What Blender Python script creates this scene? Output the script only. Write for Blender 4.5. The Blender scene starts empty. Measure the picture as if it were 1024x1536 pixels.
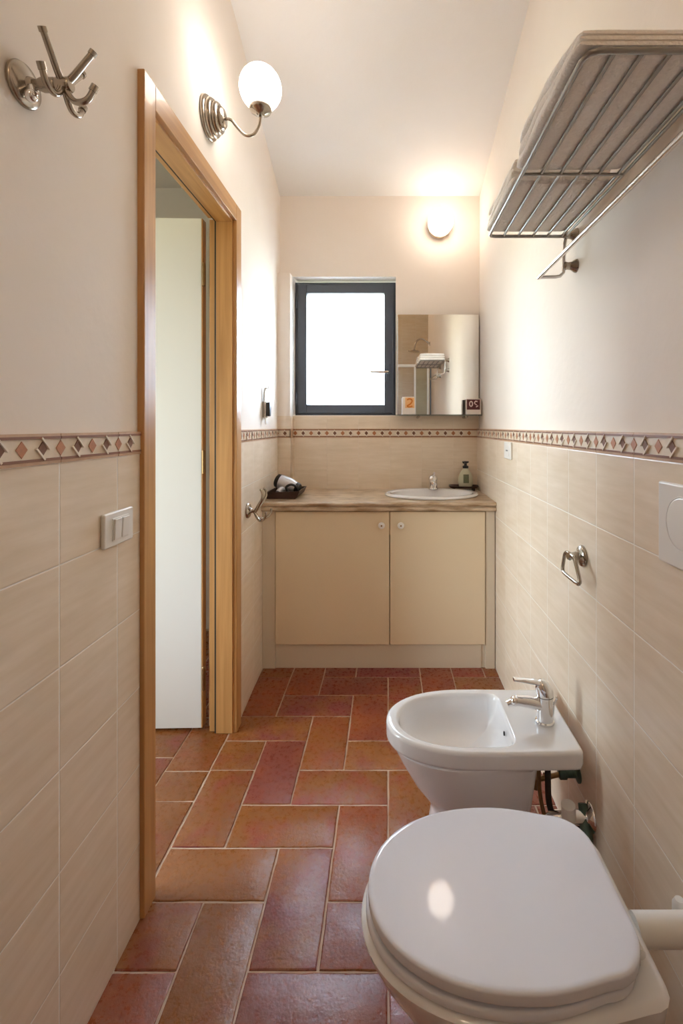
import bpy, bmesh, math, random
from mathutils import Vector, Matrix, noise as mnoise
random.seed(7)
SC = bpy.context.scene
COL = SC.collection
PI = math.pi
V = Vector

# ------------------------------------------------------------------ materials
def new_mat(name):
    m = bpy.data.materials.new(name); m.use_nodes = True
    nt = m.node_tree; nt.nodes.clear()
    out = nt.nodes.new('ShaderNodeOutputMaterial')
    return m, nt, out

def pbsdf(nt, out, col=(.8, .8, .8), rough=.5, metal=0.0, spec=.5, coat=0.0):
    b = nt.nodes.new('ShaderNodeBsdfPrincipled')
    b.inputs['Base Color'].default_value = (*col, 1)
    b.inputs['Roughness'].default_value = rough
    b.inputs['Metallic'].default_value = metal
    b.inputs['Specular IOR Level'].default_value = spec
    b.inputs['Coat Weight'].default_value = coat
    nt.links.new(b.outputs[0], out.inputs[0])
    return b

def simple(name, col, rough=.5, metal=0.0, spec=.5, coat=0.0, var=0.0, scale=20, bump=0.0):
    m, nt, out = new_mat(name)
    b = pbsdf(nt, out, col, rough, metal, spec, coat)
    if var or bump:
        g = nt.nodes.new('ShaderNodeNewGeometry')
        n = nt.nodes.new('ShaderNodeTexNoise'); n.inputs['Scale'].default_value = scale
        n.inputs['Detail'].default_value = 5
        nt.links.new(g.outputs['Position'], n.inputs['Vector'])
        if var:
            r = nt.nodes.new('ShaderNodeMix'); r.data_type = 'RGBA'
            r.inputs[6].default_value = (*[max(0, c * (1 - var)) for c in col], 1)
            r.inputs[7].default_value = (*[min(1, c * (1 + var)) for c in col], 1)
            nt.links.new(n.outputs[0], r.inputs[0]); nt.links.new(r.outputs[2], b.inputs['Base Color'])
        if bump:
            bp = nt.nodes.new('ShaderNodeBump'); bp.inputs['Strength'].default_value = bump
            bp.inputs['Distance'].default_value = .004
            nt.links.new(n.outputs[0], bp.inputs['Height']); nt.links.new(bp.outputs[0], b.inputs['Normal'])
    return m

def math_node(nt, op, a, b=None, c=None):
    n = nt.nodes.new('ShaderNodeMath'); n.operation = op
    for k, x in enumerate((a, b, c)):
        if x is None: continue
        if isinstance(x, (int, float)): n.inputs[k].default_value = x
        else: nt.links.new(x, n.inputs[k])
    return n.outputs[0]

def tile_mat(name, axis, off, col=(.81, .695, .56), jw=.0013, jc=(.93, .90, .85, 1)):
    """beige 20 cm wall tile with long streaks and thin pale joints"""
    m, nt, out = new_mat(name)
    b = pbsdf(nt, out, col, .34)
    g = nt.nodes.new('ShaderNodeNewGeometry')
    s = nt.nodes.new('ShaderNodeSeparateXYZ'); nt.links.new(g.outputs['Position'], s.inputs[0])
    a = s.outputs[axis]; z = s.outputs[2]
    u = math_node(nt, 'DIVIDE', math_node(nt, 'SUBTRACT', a, off), .2)
    w = math_node(nt, 'DIVIDE', z, .2)
    iu, iw = math_node(nt, 'FLOOR', u), math_node(nt, 'FLOOR', w)
    def joint(x):
        f = math_node(nt, 'FRACT', math_node(nt, 'ADD', x, .5))
        return math_node(nt, 'MULTIPLY', math_node(nt, 'ABSOLUTE', math_node(nt, 'SUBTRACT', f, .5)), .2)
    d = math_node(nt, 'MINIMUM', joint(u), joint(w))
    mask = math_node(nt, 'LESS_THAN', d, jw)
    cv = nt.nodes.new('ShaderNodeCombineXYZ')
    nt.links.new(math_node(nt, 'ADD', math_node(nt, 'MULTIPLY', a, 5.0), math_node(nt, 'MULTIPLY', iu, 7.3)), cv.inputs[0])
    nt.links.new(math_node(nt, 'ADD', math_node(nt, 'MULTIPLY', z, 42.0), math_node(nt, 'MULTIPLY', iw, 3.7)), cv.inputs[1])
    n = nt.nodes.new('ShaderNodeTexNoise'); n.inputs['Scale'].default_value = 1.0
    n.inputs['Detail'].default_value = 6; n.inputs['Roughness'].default_value = .6
    nt.links.new(cv.outputs[0], n.inputs['Vector'])
    n2 = nt.nodes.new('ShaderNodeTexNoise'); n2.inputs['Scale'].default_value = 5
    nt.links.new(g.outputs['Position'], n2.inputs['Vector'])
    f = math_node(nt, 'ADD', math_node(nt, 'MULTIPLY', n.outputs[0], .65), math_node(nt, 'MULTIPLY', n2.outputs[0], .35))
    r = nt.nodes.new('ShaderNodeValToRGB')
    r.color_ramp.elements[0].position = .33; r.color_ramp.elements[0].color = (col[0] * .90, col[1] * .87, col[2] * .82, 1)
    r.color_ramp.elements[1].position = .66; r.color_ramp.elements[1].color = (col[0] * 1.05, col[1] * 1.06, col[2] * 1.09, 1)
    nt.links.new(f, r.inputs[0])
    mx = nt.nodes.new('ShaderNodeMix'); mx.data_type = 'RGBA'
    mx.inputs[7].default_value = jc
    nt.links.new(mask, mx.inputs[0]); nt.links.new(r.outputs[0], mx.inputs[6])
    nt.links.new(mx.outputs[2], b.inputs['Base Color'])
    rr = math_node(nt, 'ADD', math_node(nt, 'MULTIPLY', mask, .4), .33)
    nt.links.new(rr, b.inputs['Roughness'])
    ht = nt.nodes.new('ShaderNodeMapRange'); ht.inputs['From Max'].default_value = .003
    nt.links.new(d, ht.inputs[0])
    bp = nt.nodes.new('ShaderNodeBump'); bp.inputs['Strength'].default_value = .5; bp.inputs['Distance'].default_value = .0015
    nt.links.new(ht.outputs[0], bp.inputs['Height']); nt.links.new(bp.outputs[0], b.inputs['Normal'])
    return m

def plaster_mat(name, col):
    m, nt, out = new_mat(name)
    b = pbsdf(nt, out, col, .8, spec=.2)
    g = nt.nodes.new('ShaderNodeNewGeometry')
    n = nt.nodes.new('ShaderNodeTexNoise'); n.inputs['Scale'].default_value = 3.0; n.inputs['Detail'].default_value = 6
    nt.links.new(g.outputs['Position'], n.inputs['Vector'])
    r = nt.nodes.new('ShaderNodeMix'); r.data_type = 'RGBA'
    r.inputs[6].default_value = (col[0] * .96, col[1] * .95, col[2] * .93, 1)
    r.inputs[7].default_value = (min(1, col[0] * 1.03), min(1, col[1] * 1.03), min(1, col[2] * 1.03), 1)
    nt.links.new(n.outputs[0], r.inputs[0]); nt.links.new(r.outputs[2], b.inputs['Base Color'])
    n2 = nt.nodes.new('ShaderNodeTexNoise'); n2.inputs['Scale'].default_value = 28; n2.inputs['Detail'].default_value = 8
    nt.links.new(g.outputs['Position'], n2.inputs['Vector'])
    bp = nt.nodes.new('ShaderNodeBump'); bp.inputs['Strength'].default_value = .16; bp.inputs['Distance'].default_value = .006
    nt.links.new(n2.outputs[0], bp.inputs['Height']); nt.links.new(bp.outputs[0], b.inputs['Normal'])
    return m

def terracotta_mat():
    m, nt, out = new_mat('terracotta')
    b = pbsdf(nt, out, (.4, .17, .1), .4, spec=.6)
    g = nt.nodes.new('ShaderNodeNewGeometry')
    r = nt.nodes.new('ShaderNodeValToRGB'); cr = r.color_ramp
    cols = [(.0, (.200, .040, .026)), (.2, (.265, .060, .020)), (.4, (.245, .082, .016)), (.55, (.250, .046, .030)),
            (.7, (.240, .082, .018)), (.85, (.270, .092, .022)), (1., (.220, .044, .042))]
    cr.elements[0].position, cr.elements[0].color = cols[0][0], (*cols[0][1], 1)
    cr.elements[1].position, cr.elements[1].color = cols[-1][0], (*cols[-1][1], 1)
    for p, c in cols[1:-1]:
        e = cr.elements.new(p); e.color = (*c, 1)
    n0 = nt.nodes.new('ShaderNodeTexNoise'); n0.inputs['Scale'].default_value = 9; n0.inputs['Detail'].default_value = 5
    nt.links.new(g.outputs['Position'], n0.inputs['Vector'])
    x = math_node(nt, 'ADD', g.outputs['Random Per Island'], math_node(nt, 'MULTIPLY', math_node(nt, 'SUBTRACT', n0.outputs[0], .5), .5))
    nt.links.new(x, r.inputs[0])
    n1 = nt.nodes.new('ShaderNodeTexNoise'); n1.inputs['Scale'].default_value = 55; n1.inputs['Detail'].default_value = 8
    n1.inputs['Roughness'].default_value = .7
    nt.links.new(g.outputs['Position'], n1.inputs['Vector'])
    ra = nt.nodes.new('ShaderNodeValToRGB')
    ra.color_ramp.elements[0].position = .50; ra.color_ramp.elements[0].color = (0, 0, 0, 1)
    ra.color_ramp.elements[1].position = .74; ra.color_ramp.elements[1].color = (1, 1, 1, 1)
    nt.links.new(n1.outputs[0], ra.inputs[0])
    mx = nt.nodes.new('ShaderNodeMix'); mx.data_type = 'RGBA'
    mx.inputs[7].default_value = (.42, .22, .14, 1)
    nt.links.new(math_node(nt, 'MULTIPLY', ra.outputs[0], .20), mx.inputs[0]); nt.links.new(r.outputs[0], mx.inputs[6])
    nt.links.new(mx.outputs[2], b.inputs['Base Color'])
    nt.links.new(math_node(nt, 'ADD', .14, math_node(nt, 'MULTIPLY', n1.outputs[0], .30)), b.inputs['Roughness'])
    n3 = nt.nodes.new('ShaderNodeTexNoise'); n3.inputs['Scale'].default_value = 150; n3.inputs['Detail'].default_value = 6
    nt.links.new(g.outputs['Position'], n3.inputs['Vector'])
    h = math_node(nt, 'ADD', math_node(nt, 'ADD', math_node(nt, 'MULTIPLY', n0.outputs[0], 1.2), math_node(nt, 'MULTIPLY', n1.outputs[0], .35)), math_node(nt, 'MULTIPLY', n3.outputs[0], .2))
    bp = nt.nodes.new('ShaderNodeBump'); bp.inputs['Strength'].default_value = .6; bp.inputs['Distance'].default_value = .004
    nt.links.new(h, bp.inputs['Height']); nt.links.new(bp.outputs[0], b.inputs['Normal'])
    return m

def wood_mat(name, axis, col=(.55, .30, .110)):
    m, nt, out = new_mat(name)
    b = pbsdf(nt, out, col, .38, coat=.15)
    g = nt.nodes.new('ShaderNodeNewGeometry')
    mp = nt.nodes.new('ShaderNodeMapping'); mp.vector_type = 'POINT'
    sc = [38, 38, 38]; sc[axis] = 1.6
    mp.inputs['Scale'].default_value = sc
    nt.links.new(g.outputs['Position'], mp.inputs[0])
    n = nt.nodes.new('ShaderNodeTexNoise'); n.inputs['Scale'].default_value = 1; n.inputs['Detail'].default_value = 5
    n.inputs['Distortion'].default_value = .6
    nt.links.new(mp.outputs[0], n.inputs['Vector'])
    r = nt.nodes.new('ShaderNodeValToRGB')
    r.color_ramp.elements[0].position = .3; r.color_ramp.elements[0].color = (col[0] * .78, col[1] * .70, col[2] * .60, 1)
    r.color_ramp.elements[1].position = .7; r.color_ramp.elements[1].color = (col[0] * 1.12, col[1] * 1.12, col[2] * 1.15, 1)
    nt.links.new(n.outputs[0], r.inputs[0]); nt.links.new(r.outputs[0], b.inputs['Base Color'])
    return m

def stone_mat():
    m, nt, out = new_mat('travertine')
    b = pbsdf(nt, out, (.5, .38, .25), .3)
    g = nt.nodes.new('ShaderNodeNewGeometry')
    mp = nt.nodes.new('ShaderNodeMapping'); mp.inputs['Scale'].default_value = (5, 9, 26)
    nt.links.new(g.outputs['Position'], mp.inputs[0])
    n = nt.nodes.new('ShaderNodeTexNoise'); n.inputs['Scale'].default_value = 2; n.inputs['Detail'].default_value = 8
    nt.links.new(mp.outputs[0], n.inputs['Vector'])
    r = nt.nodes.new('ShaderNodeValToRGB')
    r.color_ramp.elements[0].position = .32; r.color_ramp.elements[0].color = (.30, .19, .10, 1)
    r.color_ramp.elements[1].position = .62; r.color_ramp.elements[1].color = (.60, .47, .34, 1)
    nt.links.new(n.outputs[0], r.inputs[0]); nt.links.new(r.outputs[0], b.inputs['Base Color'])
    return m

def emit_mat(name, col, strength):
    m, nt, out = new_mat(name)
    e = nt.nodes.new('ShaderNodeEmission'); e.inputs[0].default_value = (*col, 1); e.inputs[1].default_value = strength
    nt.links.new(e.outputs[0], out.inputs[0])
    return m

def glass_mat(name, tint=(.97, .98, .98), trans=0.0):
    m, nt, out = new_mat(name)
    t = nt.nodes.new('ShaderNodeBsdfTransparent'); t.inputs[0].default_value = (*tint, 1)
    gl = nt.nodes.new('ShaderNodeBsdfGlossy'); gl.inputs['Roughness'].default_value = .02
    fr = nt.nodes.new('ShaderNodeFresnel'); fr.inputs[0].default_value = 1.45
    mx = nt.nodes.new('ShaderNodeMixShader')
    base = t.outputs[0]
    if trans:
        tl = nt.nodes.new('ShaderNodeBsdfTranslucent'); tl.inputs[0].default_value = (.95, .97, 1, 1)
        m2 = nt.nodes.new('ShaderNodeMixShader'); m2.inputs[0].default_value = trans
        nt.links.new(base, m2.inputs[1]); nt.links.new(tl.outputs[0], m2.inputs[2]); base = m2.outputs[0]
    nt.links.new(fr.outputs[0], mx.inputs[0]); nt.links.new(base, mx.inputs[1]); nt.links.new(gl.outputs[0], mx.inputs[2])
    nt.links.new(mx.outputs[0], out.inputs[0])
    return m

M = dict(
    plaster=plaster_mat('plaster', (.86, .79, .725)),
    plaster_white=plaster_mat('plaster_white', (.84, .82, .79)),
    ceiling=plaster_mat('ceiling_paint', (.88, .865, .85)),
    tile_y=tile_mat('tile_left', 1, .935),
    tile_r=tile_mat('tile_right', 1, 1.10),
    tile_x=tile_mat('tile_back', 0, .012, jw=.0006, jc=(.80, .72, .62, 1)),
    grout=simple('grout', (.58, .45, .36), .85, var=.15, scale=40, bump=.3),
    terracotta=terracotta_mat(),
    wood_z=wood_mat('wood_upright', 2), wood_y=wood_mat('wood_head', 1),
    stone=stone_mat(),
    white_door=simple('white_lacquer', (.80, .80, .78), .35),
    cabinet=simple('cream_lacquer', (.80, .67, .48), .42, var=.02, scale=3),
    cabinet_pale=simple('pale_cream', (.72, .64, .51), .45),
    porcelain=simple('porcelain', (.78, .78, .80), .09, spec=.5, coat=.4),
    lid_white=simple('white_plastic_lid', (.75, .77, .86), .05, spec=.35),
    cup=simple('lamp_cup', (.80, .62, .44), .35, metal=.4),
    plastic=simple('white_plastic', (.80, .78, .75), .35),
    chrome=simple('chrome', (.82, .82, .83), .08, metal=1),
    nickel=simple('brushed_nickel', (.40, .355, .30), .22, metal=1),
    steel=simple('steel_rod', (.62, .59, .56), .25, metal=1),
    steel_dark=simple('steel_slat', (.30, .28, .26), .32, metal=1),
    alu_dark=simple('dark_aluminium', (.075, .092, .122), .42),
    mirror=simple('mirror_silver', (.87, .85, .80), .015, metal=1),
    towel=simple('towel_cotton', (.90, .86, .82), .95, spec=.1, var=.06, scale=140, bump=.9),
    rubber=simple('dark_rubber', (.03, .02, .015), .6),
    brass=simple('aged_brass', (.30, .19, .09), .35, metal=1, var=.3, scale=60),
    verdigris=simple('verdigris', (.10, .16, .13), .5, metal=.5, var=.4, scale=80),
    line_brown=simple('border_line', (.24, .10, .05), .35),
    b_beige=simple('border_beige', (.76, .66, .53), .35, var=.12, scale=60),
    b_edge=simple('border_edge', (.58, .38, .24), .35, var=.2, scale=50),
    b_brown=simple('border_brown', (.19, .085, .05), .3, var=.3, scale=120),
    b_orange=simple('border_orange', (.46, .19, .085), .35, var=.3, scale=150),
    b_white=simple('border_white', (.88, .80, .70), .25),
    dark_leather=simple('dark_leather', (.045, .018, .012), .45, bump=.2, scale=120),
    black=simple('black_plastic', (.012, .012, .014), .35),
    silver=simple('silver_plastic', (.62, .62, .66), .3, metal=.3),
    lotion=simple('lotion_bottle', (.62, .62, .48), .3),
    label_green=simple('bottle_label', (.16, .18, .11), .5, var=.5, scale=150),
    orange=simple('orange_print', (.72, .25, .04), .5),
    orange_pale=simple('orange_pale', (.86, .52, .24), .5),
    box_white=simple('box_card', (.84, .78, .73), .6),
    maroon=simple('maroon_print', (.10, .015, .022), .5),
    pink=simple('pink_print', (.80, .62, .64), .5),
    globe=emit_mat('lit_opal_globe', (1.0, .89, .79), 5.4),
    globe_back=emit_mat('lit_opal_globe_back', (1.0, .86, .72), 4.0),
    globe_fill=emit_mat('lit_opal_globe_fill', (1.0, .78, .57), 9.5),
    glass=glass_mat('clear_glass', (.90, .95, .93)),
    tinted=glass_mat('tinted_glazing', (.63, .61, .56)),
    pane=glass_mat('frosted_pane', trans=.45),
    shower_tile=tile_mat('shower_tile', 0, .0, (.56, .45, .32), jc=(.62, .52, .40, 1)),
    hole=simple('dark_hole', (.01, .01, .01), .7),
)

# ------------------------------------------------------------------ mesh builder
class MB:
    def __init__(s): s.bm = bmesh.new(); s.mats = []; s.mi = 0; s.T = Matrix.Identity(4)
    def mat(s, m):
        if m not in s.mats: s.mats.append(m)
        s.mi = s.mats.index(m); return s
    def v(s, p): return s.bm.verts.new(s.T @ V(p))
    def f(s, vs):
        try: fc = s.bm.faces.new(vs)
        except ValueError: return None
        fc.material_index = s.mi; return fc
    def poly(s, pts): return s.f([s.v(p) for p in pts])
    def box(s, a, b, bevel=0.0, seg=2):
        x0, y0, z0 = a; x1, y1, z1 = b
        vs = [s.v(p) for p in ((x0, y0, z0), (x1, y0, z0), (x1, y1, z0), (x0, y1, z0), (x0, y0, z1), (x1, y0, z1), (x1, y1, z1), (x0, y1, z1))]
        fs = [s.f([vs[i] for i in q]) for q in ((3, 2, 1, 0), (4, 5, 6, 7), (0, 1, 5, 4), (1, 2, 6, 5), (2, 3, 7, 6), (3, 0, 4, 7))]
        if bevel:
            es = {e for f in fs for e in f.edges}
            r = bmesh.ops.bevel(s.bm, geom=list(es), offset=bevel, segments=seg, profile=.5, affect='EDGES')
            for f in r['faces']: f.material_index = s.mi
        return s
    def loft(s, secs, cap0=True, cap1=True, closed=True):
        rings = [[s.v(p) for p in sec] for sec in secs]
        n = len(rings[0])
        for a, b in zip(rings, rings[1:]):
            for i in range(n if closed else n - 1):
                j = (i + 1) % n
                s.f((a[i], a[j], b[j], b[i]))
        if cap0: s.f(list(reversed(rings[0])))
        if cap1: s.f(rings[-1])
        return s
    def tube(s, pts, r, n=12, caps=True, smooth=0, closed=False):
        pts = [V(p) for p in pts]
        rs = list(r) if isinstance(r, (list, tuple)) else [r] * len(pts)
        if smooth:
            q, qr = [], []
            for i in range(len(pts) - 1):
                p0 = pts[max(i - 1, 0)]; p1 = pts[i]; p2 = pts[i + 1]; p3 = pts[min(i + 2, len(pts) - 1)]
                for k in range(smooth):
                    t = k / smooth
                    q.append(.5 * ((2 * p1) + (p2 - p0) * t + (2 * p0 - 5 * p1 + 4 * p2 - p3) * t * t + (3 * p1 - p0 - 3 * p2 + p3) * t ** 3))
                    qr.append(rs[i] * (1 - t) + rs[i + 1] * t)
            q.append(pts[-1]); qr.append(rs[-1]); pts, rs = q, qr
        N = len(pts); secs = []
        up = None
        for i, p in enumerate(pts):
            if closed: d = pts[(i + 1) % N] - pts[i - 1]
            else: d = pts[min(i + 1, N - 1)] - pts[max(i - 1, 0)]
            d.normalize()
            if up is None:
                up = d.orthogonal().normalized()
            else:
                up = (up - d * up.dot(d))
                up = up.normalized() if up.length > 1e-6 else d.orthogonal().normalized()
            w = d.cross(up)
            secs.append([p + (up * math.cos(2 * PI * k / n) + w * math.sin(2 * PI * k / n)) * rs[i] for k in range(n)])
        if closed: secs.append(secs[0]); caps = False
        return s.loft(secs, caps, caps)
    def lathe(s, prof, c=(0, 0, 0), axis=(0, 0, 1), n=32, cap0=True, cap1=True):
        """prof: list of (radius, distance along axis)"""
        ax = V(axis).normalized(); up = ax.orthogonal().normalized(); w = ax.cross(up); c = V(c)
        secs = [[c + ax * h + (up * math.cos(2 * PI * k / n) + w * math.sin(2 * PI * k / n)) * max(r, 1e-5) for k in range(n)] for r, h in prof]
        return s.loft(secs, cap0, cap1)
    def ellipsoid(s, c, r, nu=28, nv=16, M3=None):
        secs = []
        for i in range(nv + 1):
            t = -PI / 2 + PI * i / nv
            sec = []
            for k in range(nu):
                a = 2 * PI * k / nu
                p = V((r[0] * math.cos(t) * math.cos(a), r[1] * math.cos(t) * math.sin(a), r[2] * math.sin(t)))
                if M3 is not None: p = M3 @ p
                sec.append(V(c) + p)
            secs.append(sec)
        return s.loft(secs, True, True)
    def prism(s, poly, fn0, fn1):
        """poly of 2D points extruded between two mappings to 3D"""
        return s.loft([[fn0(p) for p in poly], [fn1(p) for p in poly]])
    def build(s, name, parent=None, origin=None, sharp=.9, smooth=True, wn=True):
        bm = s.bm
        bmesh.ops.remove_doubles(bm, verts=bm.verts, dist=1e-6)
        bmesh.ops.dissolve_degenerate(bm, edges=bm.edges, dist=1e-7)
        bmesh.ops.recalc_face_normals(bm, faces=bm.faces)
        off = V((0, 0, 0))
        if parent is not None:
            p = parent
            while p is not None:
                off += p.location; p = p.parent
        if origin is not None: off = off + V(origin) if parent is None else off
        for v in bm.verts: v.co -= off
        if smooth:
            for f in bm.faces: f.smooth = True
            for e in bm.edges:
                if len(e.link_faces) == 2 and e.calc_face_angle(0) > sharp: e.smooth = False
        me = bpy.data.meshes.new(name); bm.to_mesh(me); bm.free()
        for m in s.mats: me.materials.append(m)
        o = bpy.data.objects.new(name, me); COL.objects.link(o)
        if smooth and wn:
            w_ = o.modifiers.new('weighted_normal', 'WEIGHTED_NORMAL'); w_.weight = 80; w_.keep_sharp = True
        if parent is not None: o.parent = parent
        elif origin is not None: o.location = V(origin)
        return o

def tag(o, label=None, cat=None, group=None, kind=None):
    if label: o['label'] = label
    if cat: o['category'] = cat
    if group: o['group'] = group
    if kind: o['kind'] = kind
    return o

def thing(name, loc, label, cat, group=None):
    o = bpy.data.objects.new(name, None); COL.objects.link(o); o.location = loc
    o.empty_display_size = .05
    return tag(o, label, cat, group)

def struct_root(name, loc=(0, 0, 0), label=None):
    o = bpy.data.objects.new(name, None); COL.objects.link(o); o.location = loc
    tag(o, label, None, None, 'structure'); return o

def copy_tree(o, parent=None):
    c = o.copy(); COL.objects.link(c)
    if parent is not None: c.parent = parent
    for ch in [x for x in list(COL.objects) if x.parent == o]: copy_tree(ch, c)
    return c

def circle_pts(r, n, fn): return [fn(r * math.cos(2 * PI * k / n), r * math.sin(2 * PI * k / n)) for k in range(n)]

# ------------------------------------------------------------------ room measures (metres)
XL, XLT = -.646, -.640          # near left wall: plaster and tile faces
XR, XRT = .580, .563            # right wall: plaster and tile faces
YB, YBT = 3.05, 3.040           # back wall: plaster and tile faces
YF = -.95                       # wall behind the camera
EYE = 1.27
D0, D1 = 1.305, 1.985           # door opening along Y
DOORTOP = 2.118
BZ0, BZ1 = 1.200, 1.257         # tile border
def zc(y): return 2.735 + .262 * (YB - y)         # sloping ceiling
def xlw(y): return XL if y <= 2.06 else XL - (y - 2.06) / (YB - 2.06) * .046   # wall beyond the door drifts outward
WT = -.762                      # hallway face of the left wall

# floor ------------------------------------------------------------
A = .1645
b = MB().mat(M['grout'])
b.box((-2.6, YF - .1, -.06), (.75, 3.35, -.0035))
b.mat(M['terracotta'])
def ftile(x0, x1, y0, y1, lox=-9, hix=9, loy=-9, hiy=9):
    g = .0028
    x0, x1, y0, y1 = max(x0, lox), min(x1, hix), max(y0, loy), min(y1, hiy)
    if x1 - x0 < .015 or y1 - y0 < .015: return
    x0 += g; x1 -= g; y0 += g; y1 -= g
    # slightly wavy hand-made edge
    ring = []
    def edge(p, q, n):
        for k in range(n):
            t = k / n
            ring.append([p[0] + (q[0] - p[0]) * t, p[1] + (q[1] - p[1]) * t])
    nx = max(2, int((x1 - x0) / .04)); ny = max(2, int((y1 - y0) / .04))
    edge((x0, y0), (x1, y0), nx); edge((x1, y0), (x1, y1), ny); edge((x1, y1), (x0, y1), nx); edge((x0, y1), (x0, y0), ny)
    ring = [(p[0] + random.uniform(-.0011, .0011), p[1] + random.uniform(-.0011, .0011)) for p in ring]
    cx, cy = (x0 + x1) / 2, (y0 + y1) / 2
    dz = random.uniform(-.0008, .0006)
    def inset(d, z):
        out = []
        for p in ring:
            out.append((p[0] - math.copysign(min(d, abs(p[0] - cx)), p[0] - cx) , p[1] - math.copysign(min(d, abs(p[1] - cy)), p[1] - cy), z))
        return out
    b.loft([inset(0, -.008), inset(0, -.0022), inset(.0015, -.0006 + dz), inset(.004, dz)], False, True)
for i in range(-5, 5):
    for j in range(-14, 10):
        k = (j - i) % 4
        x0, y0 = i * A, 1.12 + j * A
        lim = dict(lox=-.659, hix=XR, loy=YF, hiy=2.62)
        if k == 2: ftile(x0, x0 + A, y0, y0 + 2 * A, **lim)
        elif k == 0: ftile(x0 - A, x0 + A, y0, y0 + A, **lim)
        # halves cut by the range ends
        if i == -5 and k == 1: ftile(x0, x0 + 2 * A, y0, y0 + A, **lim)
def column(x0, cuts):
    for c0, c1 in zip(cuts, cuts[1:]): ftile(x0 - A, x0, c0, c1)
column(-.660, [-.2, .13, .46, .79, 1.12, 1.30, 1.63, 1.772, 2.10, 2.43, 2.76, 3.0])
column(-.660 - A, [-.2, .2, .53, .86, 1.19, 1.515, 1.845, 2.175, 2.5, 2.83, 3.0])
for q in range(2, 11):
    o_ = (q % 2) * A
    column(-.660 - q * A, [-.3 + o_ + .329 * t for t in range(11)])
floor = b.build('floor', sharp=.5, wn=False); tag(floor, 'terracotta tile floor laid in a herringbone of long bricks', None, None, 'structure')

# walls ------------------------------------------------------------
def border(m, p0, p1, nrm, axis, off, thick=.008):
    """relief tile border: beige strip, two brown mouldings, diamonds, along p0->p1 (2D)"""
    p0, p1, nrm = V((*p0, 0)), V((*p1, 0)), V((*nrm, 0)).normalized()
    d = (p1 - p0); L = d.length; d.normalize()
    def P(s, z, h): return p0 + d * s + nrm * h + V((0, 0, z))
    def slab(s0, s1, z0, z1, h0, h1):
        m.loft([[P(s0, z0, h0), P(s1, z0, h0), P(s1, z1, h0), P(s0, z1, h0)], [P(s0, z0, h1), P(s1, z0, h1), P(s1, z1, h1), P(s0, z1, h1)]])
    a0 = p0[axis]; sg = d[axis]
    # joints
    joints = []
    k0 = math.floor((min(p0[axis], p1[axis]) - off) / .2) - 1
    for k in range(k0, k0 + 60):
        s_ = (off + k * .2 - a0) / sg
        if .004 < s_ < L - .004: joints.append(s_)
    joints.sort()
    ends = [0] + joints + [L]
    for s0, s1 in zip(ends, ends[1:]):
        s0 += .0009; s1 -= .0009
        m.mat(M['b_beige']); slab(s0, s1, BZ0 + .011, BZ1 - .010, 0, thick)
        m.mat(M['b_edge']); slab(s0, s1, BZ0, BZ0 + .006, 0, thick + .001); slab(s0, s1, BZ1 - .005, BZ1, 0, thick + .001)
        m.mat(M['line_brown']); slab(s0, s1, BZ0 + .006, BZ0 + .011, 0, thick + .0025); slab(s0, s1, BZ1 - .010, BZ1 - .005, 0, thick + .0025)
    zc_ = (BZ0 + BZ1) / 2 + .0005
    def diamond(s, w, h, mat, h1):
        m.mat(mat)
        pts = [(s - w, zc_), (s, zc_ - h), (s + w, zc_), (s, zc_ + h)]
        if s - w < 0 or s + w > L: return
        m.loft([[P(x, z, thick - .001) for x, z in pts], [P(x, z, h1) for x, z in pts]])
    def stroke(s, a, c):
        if s - .03 < 0 or s + .03 > L: return
        (x0, z0), (x1, z1) = a, c
        dx, dz = x1 - x0, z1 - z0; l = math.hypot(dx, dz); nx, nz = -dz / l * .0018, dx / l * .0018
        pts = [(x0 + nx, z0 + nz), (x1 + nx, z1 + nz), (x1 - nx, z1 - nz), (x0 - nx, z0 - nz)]
        m.mat(M['b_white']); m.loft([[P(s + x, zc_ + z, thick - .001) for x, z in pts], [P(s + x, zc_ + z, thick + .004) for x, z in pts]])
    for k in range(k0 * 2, k0 * 2 + 120):
        s_ = (off + k * .1 - a0) / sg
        if -.1 < s_ < L + .1:
            diamond(s_, .0135, .0150, M['b_orange'], thick + .0012)
        s2 = (off + k * .1 + .05 - a0) / sg
        if -.1 < s2 < L + .1:
            diamond(s2, .0115, .0135, M['b_brown'], thick + .002)
            q = 1 if sg > 0 else 1
            stroke(s2, (-.004, .0205), (.0175, -.001)); stroke(s2, (-.0175, .001), (.004, -.0205))

wl = MB().mat(M['plaster'])
wl.box((WT, YF - .1, -.05), (XL, D0 - .055, 4.1))
wl.box((WT, D0 - .055, DOORTOP + .045), (XL, D1 + .055, 4.1))
wl.loft([[(WT, D1 + .055, -.05), (xlw(D1), D1 + .055, -.05), (xlw(YB), YB + .1, -.05), (WT, YB + .1, -.05)],
         [(WT, D1 + .055, 3.2), (xlw(D1), D1 + .055, 3.2), (xlw(YB), YB + .1, 3.2), (WT, YB + .1, 3.2)]])
wall_left = wl.build('wall_left', smooth=False); tag(wall_left, 'cream plaster wall above beige tiles, with the doorway', None, None, 'structure')
t = MB().mat(M['tile_y'])
t.box((XL - .002, YF, -.003), (XLT, D0 - .066, BZ0))
t.loft([[(xlw(y) + dx, y, z) for y, dx in ((2.056, -.002), (2.056, .006), (2.965, .006), (2.965, -.002))] for z in (-.003, BZ0)])
t.build('tile_dado', wall_left, smooth=False)
t = MB(); border(t, (XL, YF), (XL, D0 - .066), (1, 0), 1, .935)
border(t, (xlw(2.056), 2.056), (xlw(2.965), 2.965), (1, .05), 1, .935)
t.build('tile_border', wall_left, smooth=False)

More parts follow.
